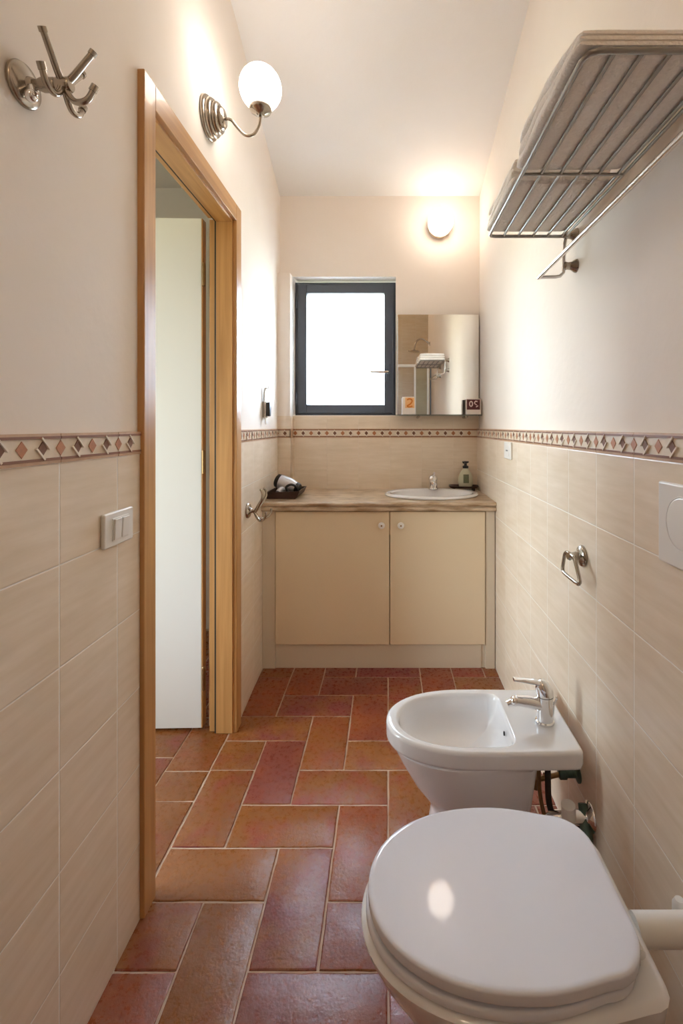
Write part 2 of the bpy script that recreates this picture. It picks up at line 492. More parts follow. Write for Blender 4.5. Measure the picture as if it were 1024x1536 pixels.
wr = MB().mat(M['plaster']); wr.box((XR, YF - .1, -.05), (.74, YB + .25, 4.1))
wall_right = wr.build('wall_right', smooth=False); tag(wall_right, 'cream plaster wall above beige tiles, behind the bidet', None, None, 'structure')
t = MB().mat(M['tile_r']); t.box((XRT, YF, -.003), (XR + .002, YB, BZ0)); t.build('tile_dado', wall_right, smooth=False)
t = MB(); border(t, (XR - .009, YF), (XR - .009, YB), (-1, 0), 1, 1.10)
t.mat(M['b_beige']); t.box((XR - .010, YF, BZ0), (XR + .002, YB, BZ1))
t.build('tile_border', wall_right, smooth=False)

WX0, WX1, WZ0, WZ1 = -.606, .0487, 1.342, 2.223     # window opening
wb = MB().mat(M['plaster'])
wb.box((-.80, YB, -.05), (WX0, YB + .25, 3.2)); wb.box((WX1, YB, -.05), (.70, YB + .25, 3.2))
wb.box((WX0, YB, -.05), (WX1, YB + .25, WZ0)); wb.box((WX0, YB, WZ1), (WX1, YB + .25, 3.2))
wb.box((-.72, 2.972, -.05), (WX0, YB + .02, WZ1), .004, 2)      # shallow pier in the corner
wall_back = wb.build('wall_back', smooth=False); tag(wall_back, 'cream plaster wall with the window, tiled above the counter', None, None, 'structure')
t = MB().mat(M['tile_x'])
t.box((WX0 + .004, YBT, .8), (XRT, YB + .002, BZ0)); t.box((WX0 + .004, YBT, BZ1), (XRT + .01, YB + .002, WZ0 - .006))
t.box((-.71, 2.966, .8), (WX0 + .004, 2.975, BZ0)); t.box((-.71, 2.966, BZ1), (WX0 + .004, 2.975, WZ0 - .006))
t.box((WX0 - .002, 2.967, .8), (WX0 + .004, YB, BZ0)); t.box((WX0 - .002, 2.967, BZ1), (WX0 + .004, YB, WZ0 - .006))
t.build('tile_dado', wall_back, smooth=False)
t = MB(); border(t, (WX0 + .004, YB), (XRT, YB), (0, -1), 0, .012, .010)
border(t, (-.71, 2.975), (WX0 + .004, 2.975), (0, -1), 0, .012)
t.mat(M['b_edge']); t.box((WX0 - .002, 2.967, BZ0), (WX0 + .004, YB, BZ1))
t.build('tile_border', wall_back, smooth=False)

wf = MB().mat(M['shower_tile']); wf.box((-.8, YF - .12, -.05), (.74, YF, 4.1))
tag(wf.build('wall_front', smooth=False), 'tan tiled wall of the shower behind the viewer', None, None, 'structure')
cl = MB().mat(M['ceiling'])
ys = (YF - .1, YB + .1)
cl.loft([[(x, ys[0], zc(ys[0]) + dz) for x, dz in ((-.78, 0), (.75, 0), (.75, .12), (-.78, .12))], [(x, ys[1], zc(ys[1]) + dz) for x, dz in ((-.78, 0), (.75, 0), (.75, .12), (-.78, .12))]])
tag(cl.build('ceiling', smooth=False), 'sloping cream plaster ceiling', None, None, 'structure')

# hallway outside the door
h = MB().mat(M['plaster_white'])
h.box((-2.6, 3.02, -.05), (WT, 3.15, 2.9)); h.box((-2.6, -.45, -.05), (WT, -.33, 2.9))
h.box((-2.72, -.45, -.05), (-2.6, .3, 2.9)); h.box((-2.72, 1.6, -.05), (-2.6, 3.15, 2.9)); h.box((-2.72, .3, 2.15), (-2.6, 1.6, 2.9)); h.box((-2.72, .3, -.05), (-2.6, 1.6, .45))
tag(h.build('wall_hallway', smooth=False), 'white plaster walls of the hallway beyond the door', None, None, 'structure')
h = MB().mat(M['plaster_white']); h.box((-2.72, -.45, 2.77), (WT + .002, 3.15, 2.87))
tag(h.build('ceiling_hallway', smooth=False), 'white ceiling of the hallway beyond the door', None, None, 'structure')

# window -----------------------------------------------------------
win = struct_root('window_1', (-.28, 3.13, WZ0), 'dark aluminium casement window with white glowing frosted pane')
FY0, FY1 = 3.128, 3.20
def rect_frame(m, x0, x1, z0, z1, w, y0, y1, bev=.003):
    m.box((x0, y0, z0), (x0 + w, y1, z1), bev); m.box((x1 - w, y0, z0), (x1, y1, z1), bev)
    m.box((x0 + w - .002, y0, z0), (x1 - w + .002, y1, z0 + w), bev); m.box((x0 + w - .002, y0, z1 - w), (x1 - w + .002, y1, z1), bev)
m = MB().mat(M['alu_dark']); rect_frame(m, WX0, WX1, WZ0, WZ1 - .012, .032, FY0 + .004, FY1); m.build('frame', win)
m = MB().mat(M['alu_dark']); rect_frame(m, WX0 + .018, WX1 - .016, WZ0 + .014, WZ1 - .028, .058, FY0 - .012, FY1 - .02, .005)
m.box((WX1 - .022, FY0 - .02, WZ0 + .01), (WX1 - .012, FY0 + .02, WZ1 - .03), .002)
m.build('sash', win)
m = MB().mat(M['pane']); m.box((WX0 + .07, FY0 + .020, WZ0 + .068), (WX1 - .07, FY0 + .026, WZ1 - .08)); m.build('pane', win)
m = MB().mat(M['alu_dark'])
m.box((-.012, FY0 - .022, 1.565), (.012, FY0 - .010, 1.68), .004)
m.lathe([(.012, 0), (.011, .03)], (0, FY0 - .020, 1.622), (0, -1, 0), 16)
m.mat(M['steel']); m.tube([(.002, FY0 - .048, 1.622), (-.03, FY0 - .05, 1.622), (-.115, FY0 - .044, 1.622)], [.009, .009, .007], 12)
m.build('handle', win)
for hz in (1.45, 2.08):
    m = MB().mat(M['alu_dark']); m.tube([(WX0 + .012, FY0 - .012, hz - .04), (WX0 + .012, FY0 - .012, hz + .04)], .008, 12); m.build('hinge', win)

win2 = struct_root('window_added', (-2.66, .95, .45), 'sheer hallway window added to light the hall, out of sight beyond the door')  # added and unseen; its tinted pane tempers the daylight reaching the door
m = MB().mat(M['tinted']); m.box((-2.662, .3, .45), (-2.658, 1.6, 2.15)); m.build('pane', win2)

# door -------------------------------------------------------------
door = struct_root('door_1', (-.70, D1, 0), 'white door swung out into the hallway within a honey coloured wood frame')
XC = -.628
m = MB().mat(M['wood_z'])
m.box((XL - .01, D0 - .068, 0), (XC, D0 - .006, DOORTOP + .076), .003)
m.box((XL - .01, D1 + .006, 0), (XC, D1 + .070, DOORTOP + .076), .003)
m.mat(M['wood_y']); m.box((XL - .01, D0 - .0065, DOORTOP + .008), (XC - .0005, D1 + .0065, DOORTOP + .0758), .002)
m.build('casing', door)
m = MB().mat(M['wood_z'])
for s, y in ((-1, D0), (1, D1)):
    lo, hi = sorted((y, y + s * .05)); m.box((-.712, lo, 0), (XC - .016, hi, DOORTOP + .001), .0015)
    lo, hi = sorted((y + s * .014, y + s * .05)); m.box((-.744, lo, 0), (-.718, hi, DOORTOP + .014), .0015)
m.mat(M['wood_y']); m.box((-.712, D0, DOORTOP), (XC - .016, D1, DOORTOP + .045), .0015)
m.box((-.744, D0, DOORTOP + .014), (-.718, D1, DOORTOP + .045), .0015)
m.build('jamb', door)
m = MB().mat(M['rubber'])
m.box((-.719, D0 - .03, 0), (-.7115, D0 - .003, DOORTOP + .03)); m.box((-.719, D1 + .003, 0), (-.7115, D1 + .03, DOORTOP + .03))
m.box((-.719, D0 - .01, DOORTOP + .003), (-.7115, D1 + .01, DOORTOP + .03))
m.build('gasket', door)
ca = math.radians(1.6)
def rotd(p):      # leaf swings about the hinge post
    x, y = p[0] + .775, p[1] - 2.004
    return V((-.775 + x * math.cos(ca) - y * math.sin(ca), 2.004 + x * math.sin(ca) + y * math.cos(ca), p[2]))
m = MB().mat(M['white_door']); T = Matrix.Translation((-.775, 2.004, 0)) @ Matrix.Rotation(ca, 4, 'Z') @ Matrix.Translation((.775, -2.004, 0))
m.T = T; m.box((-1.455, 2.004, .012), (-.779, 2.044, 2.140), .002)
leaf = m.build('leaf', door)
m = MB().mat(M['wood_z']); m.T = T; m.box((-.7795, 2.0045, .012), (-.774, 2.0435, 2.139), .001); e = m.build('edge_strip', leaf); e['label'] = 'wooden hinge edge'
for hz in (.22, 1.12, 1.90):
    m = MB().mat(M['brass']); m.tube([(-.767, 1.996, hz - .045), (-.767, 1.996, hz + .045)], .007, 12)
    m.ellipsoid((-.767, 1.996, hz + .047), (.007, .007, .006), 12, 8)
    m.build('hinge', door)
m = MB().mat(M['brass']); m.tube([(-1.40, 1.965, 1.02), (-1.40, 2.0, 1.02)], .010, 12); m.tube([(-1.40, 1.962, 1.02), (-1.29, 1.960, 1.02)], .008, 12); m.build('handle', leaf)

# ------------------------------------------------------------------ vanity
cab = thing('vanity_cabinet', (-.05, 2.52, 0), 'cream two door vanity cabinet under the stone counter', 'cabinet')
CY = 2.512
m = MB().mat(M['cabinet_pale'])
m.box((xlw(2.53) + .007, CY + .008, 0), (-.593, CY + .05, .828), .001)
m.build('side_panel', cab)
m = MB().mat(M['cabinet_pale']); m.box((.511, CY + .006, 0), (XRT - .004, CY + .05, .828), .001); m.build('side_panel', cab)
m = MB().mat(M['cabinet_pale']); m.box((-.592, CY + .014, 0), (.490, CY + .034, .124), .001); m.box((.4895, CY + .019, 0), (.512, CY + .034, .124)); m.box((-.592, CY + .03, .115), (.51, 3.0, .128)); m.build('plinth', cab)
m = MB().mat(M['cabinet']); m.box((-.592, CY + .03, .128), (.51, 3.03, .70)); m.box((-.592, CY + .0195, .70), (.51, CY + .03, .827)); m.build('body', cab)
for x0, x1, kx in ((-.590, .0055, -.0345), (.0095, .5075, .066)):
    m = MB().mat(M['cabinet']); m.box((x0, CY, .129), (x1, CY + .019, .8245), .0022, 3); d_ = m.build('door', cab)
    m = MB().mat(M['plastic']); m.lathe([(.008, 0), (.007, .010), (.014, .014), (.0175, .020), (.0165, .026), (.010, .029), (.0045, .029)], (kx, CY + .001, .756), (0, -1, 0), 24)
    m.mat(M['brass']); m.lathe([(.0048, .0285), (.004, .0305)], (kx, CY + .001, .756), (0, -1, 0), 16)
    m.build('knob', d_)
# counter with an oval cut-out
CT = .876
BX, BY, BRX, BRY = .2485, 2.765, .268, .205
m = MB().mat(M['stone'])
prof = [(2.503, CT), (2.494, CT - .002), (2.4885, CT - .007), (2.4885, CT - .014), (2.494, CT - .0195), (2.4985, CT - .0215), (2.4985, CT - .0245), (2.493, CT - .027), (2.4905, CT - .033), (2.4905, CT - .040), (2.495, CT - .046), (2.505, CT - .0485)]
def cxl(y): return xlw(y) + .0075
m.loft([[(cxl(y), y, z) for y, z in prof], [(XRT - .001, y, z) for y, z in prof]], False, False, closed=False)
yb_ = 2.966
m.poly([(cxl(2.503), 2.503, CT - .0485), (XRT - .001, 2.503, CT - .0485), (XRT - .001, YBT - .001, CT - .0485), (cxl(YBT), YBT - .001, CT - .0485)])
m.poly([(XRT - .001, y, z) for y, z in prof] + [(XRT - .001, YBT - .001, CT - .0485), (XRT - .001, YBT - .001, CT)])
outer = [(cxl(2.503), 2.503), (XRT - .001, 2.503), (XRT - .001, YBT - .001), (-.600, YBT - .001), (-.600, 2.965), (cxl(2.965), 2.965)]
ov = [m.v((x, y, CT)) for x, y in outer]
iv = [m.v((BX + (BRX - .02) * math.cos(2 * PI * k / 48), BY + (BRY - .02) * math.sin(2 * PI * k / 48), CT)) for k in range(48)]
es = [m.bm.edges.new((ov[i], ov[(i + 1) % len(ov)])) for i in range(len(ov))] + [m.bm.edges.new((iv[i], iv[(i + 1) % 48])) for i in range(48)]
r = bmesh.ops.triangle_fill(m.bm, use_beauty=True, use_dissolve=False, edges=es)
for g_ in r['geom']:
    if isinstance(g_, bmesh.types.BMFace): g_.material_index = m.mi
tag(m.build('countertop', origin=(-.05, 2.76, .83)), 'beige travertine counter slab with moulded front edge over the vanity', 'countertop')
# basin
m = MB().mat(M['porcelain'])
def oval(fx, z, dy=0): return [(BX + fx[0] * math.cos(2 * PI * k / 64), BY + dy + fx[1] * math.sin(2 * PI * k / 64), z) for k in range(64)]
m.loft([oval((BRX - .004, BRY - .004), CT + .0008), oval((BRX, BRY), CT + .006), oval((BRX - .003, BRY - .003), CT + .013), oval((BRX - .012, BRY - .012), CT + .017),
        oval((BRX - .032, BRY - .030), CT + .016, -.002), oval((BRX - .042, BRY - .045), CT + .008, -.012), oval((BRX - .055, BRY - .060), CT - .03, -.016),
        oval((BRX - .10, BRY - .09), CT - .10, -.016), oval((BRX - .17, BRY - .14), CT - .135, -.012), oval((.02, .02), CT - .14, -.01)], False, True)
bas = m.build('wash_basin', origin=(BX, BY, CT)); tag(bas, 'white oval drop-in wash basin set in the stone counter', 'sink')
m = MB().mat(M['chrome']); m.lathe([(.022, 0), (.02, .004), (.008, .005)], (BX, BY - .01, CT - .1395), (0, 0, 1), 24); m.build('drain', bas)
# basin tap
tx, ty = .2735, 2.933
tap = thing('basin_tap', (tx, ty, CT + .012), 'small chrome mixer tap at the rear of the oval wash basin', 'tap')
m = MB().mat(M['chrome']); m.lathe([(.030, 0), (.030, .006), (.026, .010), (.025, .052), (.026, .056)], (tx, ty, CT + .013), (0, 0, 1), 28)
m.tube([(tx, ty - .010, CT + .045), (tx, ty - .06, CT + .056), (tx, ty - .115, CT + .052)], [.016, .013, .011], 16)
m.tube([(tx, ty - .108, CT + .053), (tx, ty - .110, CT + .036)], .010, 16)
m.build('body', tap)
m = MB().mat(M['chrome']); m.lathe([(.0275, 0), (.028, .010), (.024, .022), (.012, .030), (.001, .033)], (tx, ty, CT + .069), (0, 0, 1), 28)
m.tube([(tx, ty - .005, CT + .090), (tx, ty - .045, CT + .108), (tx, ty - .085, CT + .118)], [.011, .009, .007], 12); m.build('lever', tap)

# soap bottle and its dish
m = MB().mat(M['dark_leather']); m.T = Matrix.Translation((.466, 2.972, CT)) @ Matrix.Rotation(-.10, 4, 'Z')
def rrect(x, y, r, z, n=6):
    out = []
    for cx, cy, a0 in ((x - r, y - r, 0), (-x + r, y - r, PI / 2), (-x + r, -y + r, PI), (x - r, -y + r, 1.5 * PI)):
        for k in range(n + 1):
            a = a0 + PI / 2 * k / n; out.append((cx + r * math.cos(a), cy + r * math.sin(a), z))
    return out
m.loft([rrect(.078, .046, .02, .0175), rrect(.082, .050, .02, .0185), rrect(.090, .056, .022, .030), rrect(.086, .052, .02, .030), rrect(.078, .045, .018, .0225)], True, True)
for fx, fy in ((-.06, -.03), (.06, -.03), (.06, .03), (-.06, .03)): m.box((fx - .008, fy - .008, .0005), (fx + .008, fy + .008, .018))
tag(m.build('soap_dish', origin=(.466, 2.972, CT)), 'small dark brown dish under the soap bottle in the counter corner', 'dish')
sb = thing('soap_bottle', (.478, 2.968, CT + .023), 'pale pump soap bottle with black cap standing on the dark dish', 'bottle')
m = MB().mat(M['lotion']); z0 = CT + .0230
def bsec(rx, ry, z): return [(.478 + rx * math.cos(2 * PI * k / 32), 2.968 + ry * math.sin(2 * PI * k / 32), z0 + z) for k in range(32)]
m.loft([bsec(.036, .020, 0), bsec(.041, .024, .004), bsec(.046, .027, .03), bsec(.044, .026, .06), bsec(.034, .022, .085), bsec(.022, .018, .102), bsec(.016, .015, .108), bsec(.016, .015, .116)])
m.build('bottle_body', sb)
m = MB().mat(M['label_green'])
lp = [[(.478 + a * .017, 2.968 - math.sqrt(max(0, 1 - (a * .017 / w) ** 2)) * d_ - .0006, z0 + z) for a in (-1, -.5, 0, .5, 1)] for z, w, d_ in ((.025, .0455, .0267), (.045, .0455, .0268), (.066, .0425, .0252), (.078, .0375, .0233))]
for a_, b_ in zip(lp, lp[1:]):
    for i in range(4): m.poly([a_[i], a_[i + 1], b_[i + 1], b_[i]])
m.build('label_sticker', sb)
m = MB().mat(M['black']); m.lathe([(.017, .114), (.018, .118), (.018, .128), (.009, .132), (.008, .142), (.013, .146), (.021, .150), (.020, .157), (.002, .158)], (.478, 2.968, z0), (0, 0, 1), 24)
m.tube([(.478, 2.968, z0 + .153), (.465, 2.945, z0 + .154), (.460, 2.936, z0 + .150)], .006, 10)
m.build('pump', sb)

# dark tray and hair dryer
tr = (-.574, 2.715, CT)
m = MB().mat(M['dark_leather'])
def trs(dx0, dx1, y, z): return [(tr[0] + dx0, tr[1] - y, tr[2] + z), (tr[0] + dx1, tr[1] - y, tr[2] + z), (tr[0] + dx1, tr[1] + y, tr[2] + z), (tr[0] + dx0, tr[1] + y, tr[2] + z)]
def slope(sec, k): return [(p[0], p[1], p[2] + (k if p[0] > tr[0] + .05 else 0)) for p in sec]
m.loft([trs(-.085, .068, .105, .0008), trs(-.088, .080, .11, .012), slope(trs(-.090, .094, .115, .036), .008), slope(trs(-.084, .087, .108, .036), .008), trs(-.080, .066, .10, .010)], True, True)
tag(m.build('storage_tray', origin=tr, sharp=.3), 'dark brown leather tray with flared rim on the counter by the left wall', 'tray')
hd = thing('hair_dryer', (tr[0], tr[1], CT + .03), 'silver and black hair dryer lying in the dark brown tray', 'hair dryer')
ax = V((.93, -.18, -.31)).normalized(); c0 = V((-.625, 2.72, CT + .088))
m = MB().mat(M['silver']); m.lathe([(.040, .012), (.042, .03), (.040, .075), (.033, .105), (.030, .118)], c0, ax, 28); m.build('barrel', hd)
m = MB().mat(M['black']); m.lathe([(.030, -.010), (.038, -.004), (.041, .012), (.0415, .016)], c0, ax, 28); m.build('rear_grille', hd)
m = MB().mat(M['black']); m.lathe([(.031, .115), (.029, .130), (.024, .138), (.020, .139)], c0, ax, 28); m.build('nozzle', hd)
m = MB().mat(M['silver']); m.tube([c0 + ax * .045 + V((0, .0, -.03)), c0 + V((.03, -.055, -.045)), c0 + V((.02, -.080, -.058))], [.020, .018, .015], 16, smooth=4); m.build('handle', hd)
m = MB().mat(M['black']); m.tube([(-.545, 2.640, CT + .028), (-.560, 2.635, CT + .060), (-.535, 2.635, CT + .076), (-.510, 2.64, CT + .066), (-.505, 2.66, CT + .035), (-.525, 2.69, CT + .026), (-.545, 2.66, CT + .024)], .007, 10, smooth=6); m.build('cord', hd)

# ------------------------------------------------------------------ mirror, shelf, boxes
th = .0139
mir = thing('wall_mirror', (.315, 3.03, 1.346), 'rectangular frameless mirror beside the window, above the basin', 'mirror')
m = MB(); m.T = Matrix.Translation((0, 3.032, 1.346)) @ Matrix.Rotation(th, 4, 'X') @ Matrix.Translation((0, -3.032, -1.346))
m.mat(M['mirror']); m.box((.060, 3.032, 1.346), (.571, 3.036, 1.977), .0012, 2); m.build('glass', mir)
m = MB(); m.T = Matrix.Translation((0, 3.032, 1.346)) @ Matrix.Rotation(th, 4, 'X') @ Matrix.Translation((0, -3.032, -1.346))
m.mat(M['nickel']); m.box((.0595, 3.0362, 1.346), (.5715, 3.041, 1.978)); m.build('backing', mir)
sh = thing('glass_shelf', (.315, 2.98, 1.335), 'narrow glass shelf below the mirror', 'shelf')
m = MB().mat(M['glass']); m.box((.045, 2.915, 1.3365), (.570, 3.028, 1.3435), .001); m.build('glass_plate', sh)
for sx in (.185, .475):
    m = MB().mat(M['nickel']); m.tube([(sx, 3.05, 1.328), (sx, 2.95, 1.328), (sx, 2.918, 1.331)], .0075, 12); m.ellipsoid((sx, 2.916, 1.333), (.010, .010, .0045), 12, 8); m.build('bracket', sh)
def card_box(name, x0, x1, y0, y1, z0, z1, label): 
    o = thing(name, ((x0 + x1) / 2, (y0 + y1) / 2, z0), label, 'box')
    m = MB().mat(M['box_white']); m.box((x0, y0, z0), (x1, y1, z1), .0015); m.build('carton', o); return o
o = card_box('cosmetic_box', .087, .163, 2.935, 2.985, 1.3440, 1.452, 'white carton with an orange panel on the shelf end by the window')
m = MB().mat(M['orange_pale']); m.box((.104, 2.9338, 1.384), (.160, 2.9352, 1.448))
m.mat(M['orange']); m.tube([(.116, 2.933, 1.432), (.126, 2.933, 1.440), (.141, 2.933, 1.438), (.147, 2.933, 1.426), (.136, 2.933, 1.410), (.118, 2.933, 1.398), (.128, 2.933, 1.392), (.148, 2.933, 1.397)], .0052, 8, smooth=4)
m.build('printed_panel', o)
o = card_box('cosmetic_box', .478, .566, 2.93, 2.985, 1.3440, 1.440, 'white carton with a dark maroon panel at the shelf end by the tiled corner')
m = MB().mat(M['maroon']); m.box((.480, 2.9287, 1.374), (.560, 2.9302, 1.436))
m.mat(M['pink']); m.tube([(.505 + .009 * math.cos(2 * PI * k / 16), 2.928, 1.409 + .015 * math.sin(2 * PI * k / 16)) for k in range(16)], .0036, 8, closed=True)
m.tube([(.544, 2.928, 1.422), (.532, 2.928, 1.425), (.527, 2.928, 1.412), (.540, 2.928, 1.402)], .0034, 8, smooth=3)
m.tube([(.536, 2.928, 1.390), (.548, 2.928, 1.398)], .0034, 8)
m.build('printed_panel', o)

# ------------------------------------------------------------------ lamps
LZ = 2.372; LY = 1.715
sc_ = thing('wall_sconce', (XL, LY, LZ), 'lit white globe lamp on a curved metal arm above the doorway', 'lamp')
m = MB().mat(M['nickel']); m.lathe([(.073, 0), (.075, .006), (.072, .012), (.064, .014), (.065, .024), (.060, .030), (.052, .031), (.053, .041), (.048, .047), (.038, .048), (.038, .054), (.030, .062), (.012, .066)], (XL + .0005, LY, LZ), (1, 0, 0), 40); m.build('wall_rose', sc_)
m = MB().mat(M['nickel']); m.tube([(XL + .062, LY, LZ - .003), (XL + .085, LY, LZ - .006), (XL + .105, LY, LZ - .03), (XL + .135, LY, LZ - .06), (XL + .165, LY, LZ - .058), (XL + .185, LY, LZ - .025), (XL + .190, LY, LZ + .02)], .0052, 12, smooth=6); m.build('arm', sc_)
m = MB().mat(M['nickel']); m.lathe([(.012, -.004), (.016, .006), (.036, .014), (.040, .022), (.036, .036)], (XL + .190, LY, LZ + .010), (0, 0, 1), 32); m.build('gallery', sc_)
m = MB().mat(M['globe']); m.ellipsoid((XL + .190, LY, LZ + .108), (.074, .074, .078)); m.build('globe', sc_)
bl = thing('wall_globe_lamp', (.322, YB, 2.53), 'lit round globe lamp on a metal cup on the far wall near the ceiling', 'lamp')
m = MB().mat(M['cup']); m.lathe([(.062, 0), (.066, .004), (.072, .03), (.074, .050), (.068, .052)], (.322, YB - .0005, 2.53), (0, -1, 0), 40); m.build('cup', bl)
m = MB().mat(M['globe_back']); m.ellipsoid((.322, YB - .105, 2.53), (.079, .074, .079)); m.build('globe', bl)

fill_lamp = thing('wall_globe_lamp', (-.40, YF, 2.75), 'added unseen fill light globe on the shower wall behind the viewer', 'lamp')  # added lamp, never in view; supplies warm fill from behind the camera
m = MB().mat(M['nickel']); m.lathe([(.062, 0), (.066, .004), (.072, .03), (.074, .050), (.068, .052)], (-.40, YF + .0005, 2.75), (0, 1, 0), 40); m.build('cup', fill_lamp)
m = MB().mat(M['globe_fill']); m.ellipsoid((-.40, YF + .105, 2.75), (.079, .074, .079)); m.build('globe', fill_lamp)

# ------------------------------------------------------------------ robe hooks
hook = thing('robe_hook', (XL, .846, 1.872), 'brushed metal three arm robe hook high on plaster above the light switch', 'hook')
hx = hook.location
def H(x, y, z): return hx + V((x, y, z))
m = MB().mat(M['nickel']); m.lathe([(.037, 0.0005), (.038, .005), (.035, .010), (.024, .013), (.013, .016), (.011, .024)], hx, (1, 0, 0), 36); m.build('wall_rose', hook)
m = MB().mat(M['nickel']); m.lathe([(.010, .016), (.009, .03), (.012, .038), (.012, .06), (.0105, .062), (.0125, .066), (.0125, .084), (.010, .088)], hx, (1, 0, 0), 20)
m.mat(M['chrome']); m.tube([H(.020, -.004, -.004), H(.026, -.010, -.022)], [.006, .009], 14); m.ellipsoid(H(.026, -.012, -.027), (.0105, .0105, .0105), 18, 12)
m.build('stem', hook)
for ang in (-90, 0, 90):
    a = math.radians(ang); dv = V((math.cos(a), math.sin(a), 0)); c = H(.074, 0, 0)
    m = MB().mat(M['nickel'])
    def Q(r, z): return c + dv * r + V((0, 0, z))
    m.tube([Q(.006, .004), Q(.019, .017), Q(.051, .056)], [.0058, .0056, .0050], 12, smooth=4)
    m.tube([Q(.049, .053), Q(.0535, .0595)], .0066, 12)
    m.tube([Q(.006, .006), Q(.007, -.012), Q(.022, -.030), Q(.042, -.026), Q(.054, -.006)], [.0058, .0058, .0055, .0055, .0050], 12, smooth=5)
    m.tube([Q(.051, -.011), Q(.0565, -.001)], .0066, 12)
    m.build('prong', hook)
HX2 = xlw(2.2) + .0062
hk2 = thing('robe_hook', (HX2, 2.20, .885), 'metal double robe hook on the tiles between door frame and counter', 'hook')
hx2 = V(hk2.location)
m = MB().mat(M['nickel']); m.lathe([(.034, 0.0003), (.035, .006), (.030, .012), (.018, .016), (.010, .022), (.009, .04)], hx2, (1, 0, 0), 32); m.build('wall_rose', hk2)
for ang in (-38, 38):
    a = math.radians(ang); dv = V((math.cos(a), math.sin(a), 0)); c = hx2 + V((.036, 0, 0))
    def Q(r, z): return c + dv * r + V((0, 0, z))
    m = MB().mat(M['nickel'])
    m.tube([Q(-.004, -.012), Q(.010, .006), Q(.030, .030), Q(.050, .056), Q(.054, .078), Q(.048, .094), Q(.042, .100)], [.006, .008, .008, .0062, .005, .005, .0062], 12, smooth=5)
    m.tube([Q(-.004, -.002), Q(.012, -.026), Q(.036, -.042), Q(.062, -.034), Q(.078, -.016), Q(.080, .002)], [.006, .006, .0056, .0052, .005, .0066], 12, smooth=5)
    m.build('prong', hk2)

# small dark bracket by the window
WB = (xlw(2.55), 2.55, 1.30)
br = thing('wall_bracket', WB, 'slim chrome and black wall bracket above the tile border by the window', 'bracket')
x_ = WB[0]
m = MB().mat(M['nickel']); m.box((x_ + .0005, 2.545, 1.318), (x_ + .022, 2.585, 1.405), .004); m.build('back_plate', br)
m = MB().mat(M['chrome']); m.tube([(x_ + .010, 2.55, 1.40), (x_ + .012, 2.55, 1.455), (x_ + .020, 2.55, 1.478), (x_ + .040, 2.55, 1.474)], .006, 12, smooth=4)
m.build('hook_arm', br)
m = MB().mat(M['chrome']); m.tube([(x_ + .014, 2.55, 1.325), (x_ + .016, 2.55, 1.295), (x_ + .022, 2.55, 1.285)], .006, 10, smooth=3); m.build('pin', br)
m = MB().mat(M['black']); m.box((x_ + .021, 2.542, 1.325), (x_ + .042, 2.575, 1.40), .006); m.build('clip', br)

# ------------------------------------------------------------------ electrical plates
sw = thing('light_switch', (XLT, 1.125, 1.034), 'white two rocker light switch plate on the tiles beside the door frame', 'switch')
m = MB().mat(M['plastic']); m.box((XLT + .0005, 1.066, .995), (XLT + .011, 1.186, 1.074), .004, 3); m.build('plate', sw)
m = MB().mat(M['plastic']); m.box((XLT + .0105, 1.094, 1.008), (XLT + .0125, 1.162, 1.060), .001); m.build('inner_frame', sw)
for y0 in (1.098, 1.130):
    m = MB().mat(M['plastic']); m.T = Matrix.Translation((XLT + .012, 0, 1.034)) @ Matrix.Rotation(.06, 4, 'Y') @ Matrix.Translation((-XLT - .012, 0, -1.034))
    m.box((XLT + .0118, y0, 1.0105), (XLT + .0165, y0 + .0275, 1.0575), .0015); m.build('rocker', sw)
ou = thing('wall_outlet', (XRT, 2.235, 1.16), 'small white outlet plate on the right wall under the border above the counter', 'outlet')
m = MB().mat(M['plastic']); m.box((XRT - .010, 2.175, 1.120), (XRT - .0005, 2.295, 1.198), .003); m.build('plate', ou)
m = MB().mat(M['plastic']); m.box((XRT - .0112, 2.205, 1.135), (XRT - .0095, 2.265, 1.183)); m.mat(M['black']); [m.lathe([(.004, 0), (.004, .0005)], (XRT - .0111, y, 1.159), (-1, 0, 0), 12) for y in (2.222, 2.235, 2.248)]; m.build('socket_face', ou)
FPY, FPZ = .900, 1.080
fp = thing('flush_plate', (XRT, FPY, FPZ), 'white flush plate with a round push button on the tiles above the toilet', 'flush plate')
m = MB().mat(M['plastic']); m.box((XRT - .012, .818, .998), (XRT - .0005, .982, 1.160), .005, 3); m.build('plate', fp)
m = MB().mat(M['plastic']); m.lathe([(.0535, .008), (.052, .0118), (.0505, .0135), (.0495, .0118)], (XRT, FPY, 1.086), (-1, 0, 0), 48, False, False); m.build('ring', fp)
m = MB().mat(M['plastic']); m.lathe([(.049, .010), (.049, .0128), (.046, .0145), (.001, .0155)], (XRT, FPY, 1.086), (-1, 0, 0), 48); m.build('button', fp)

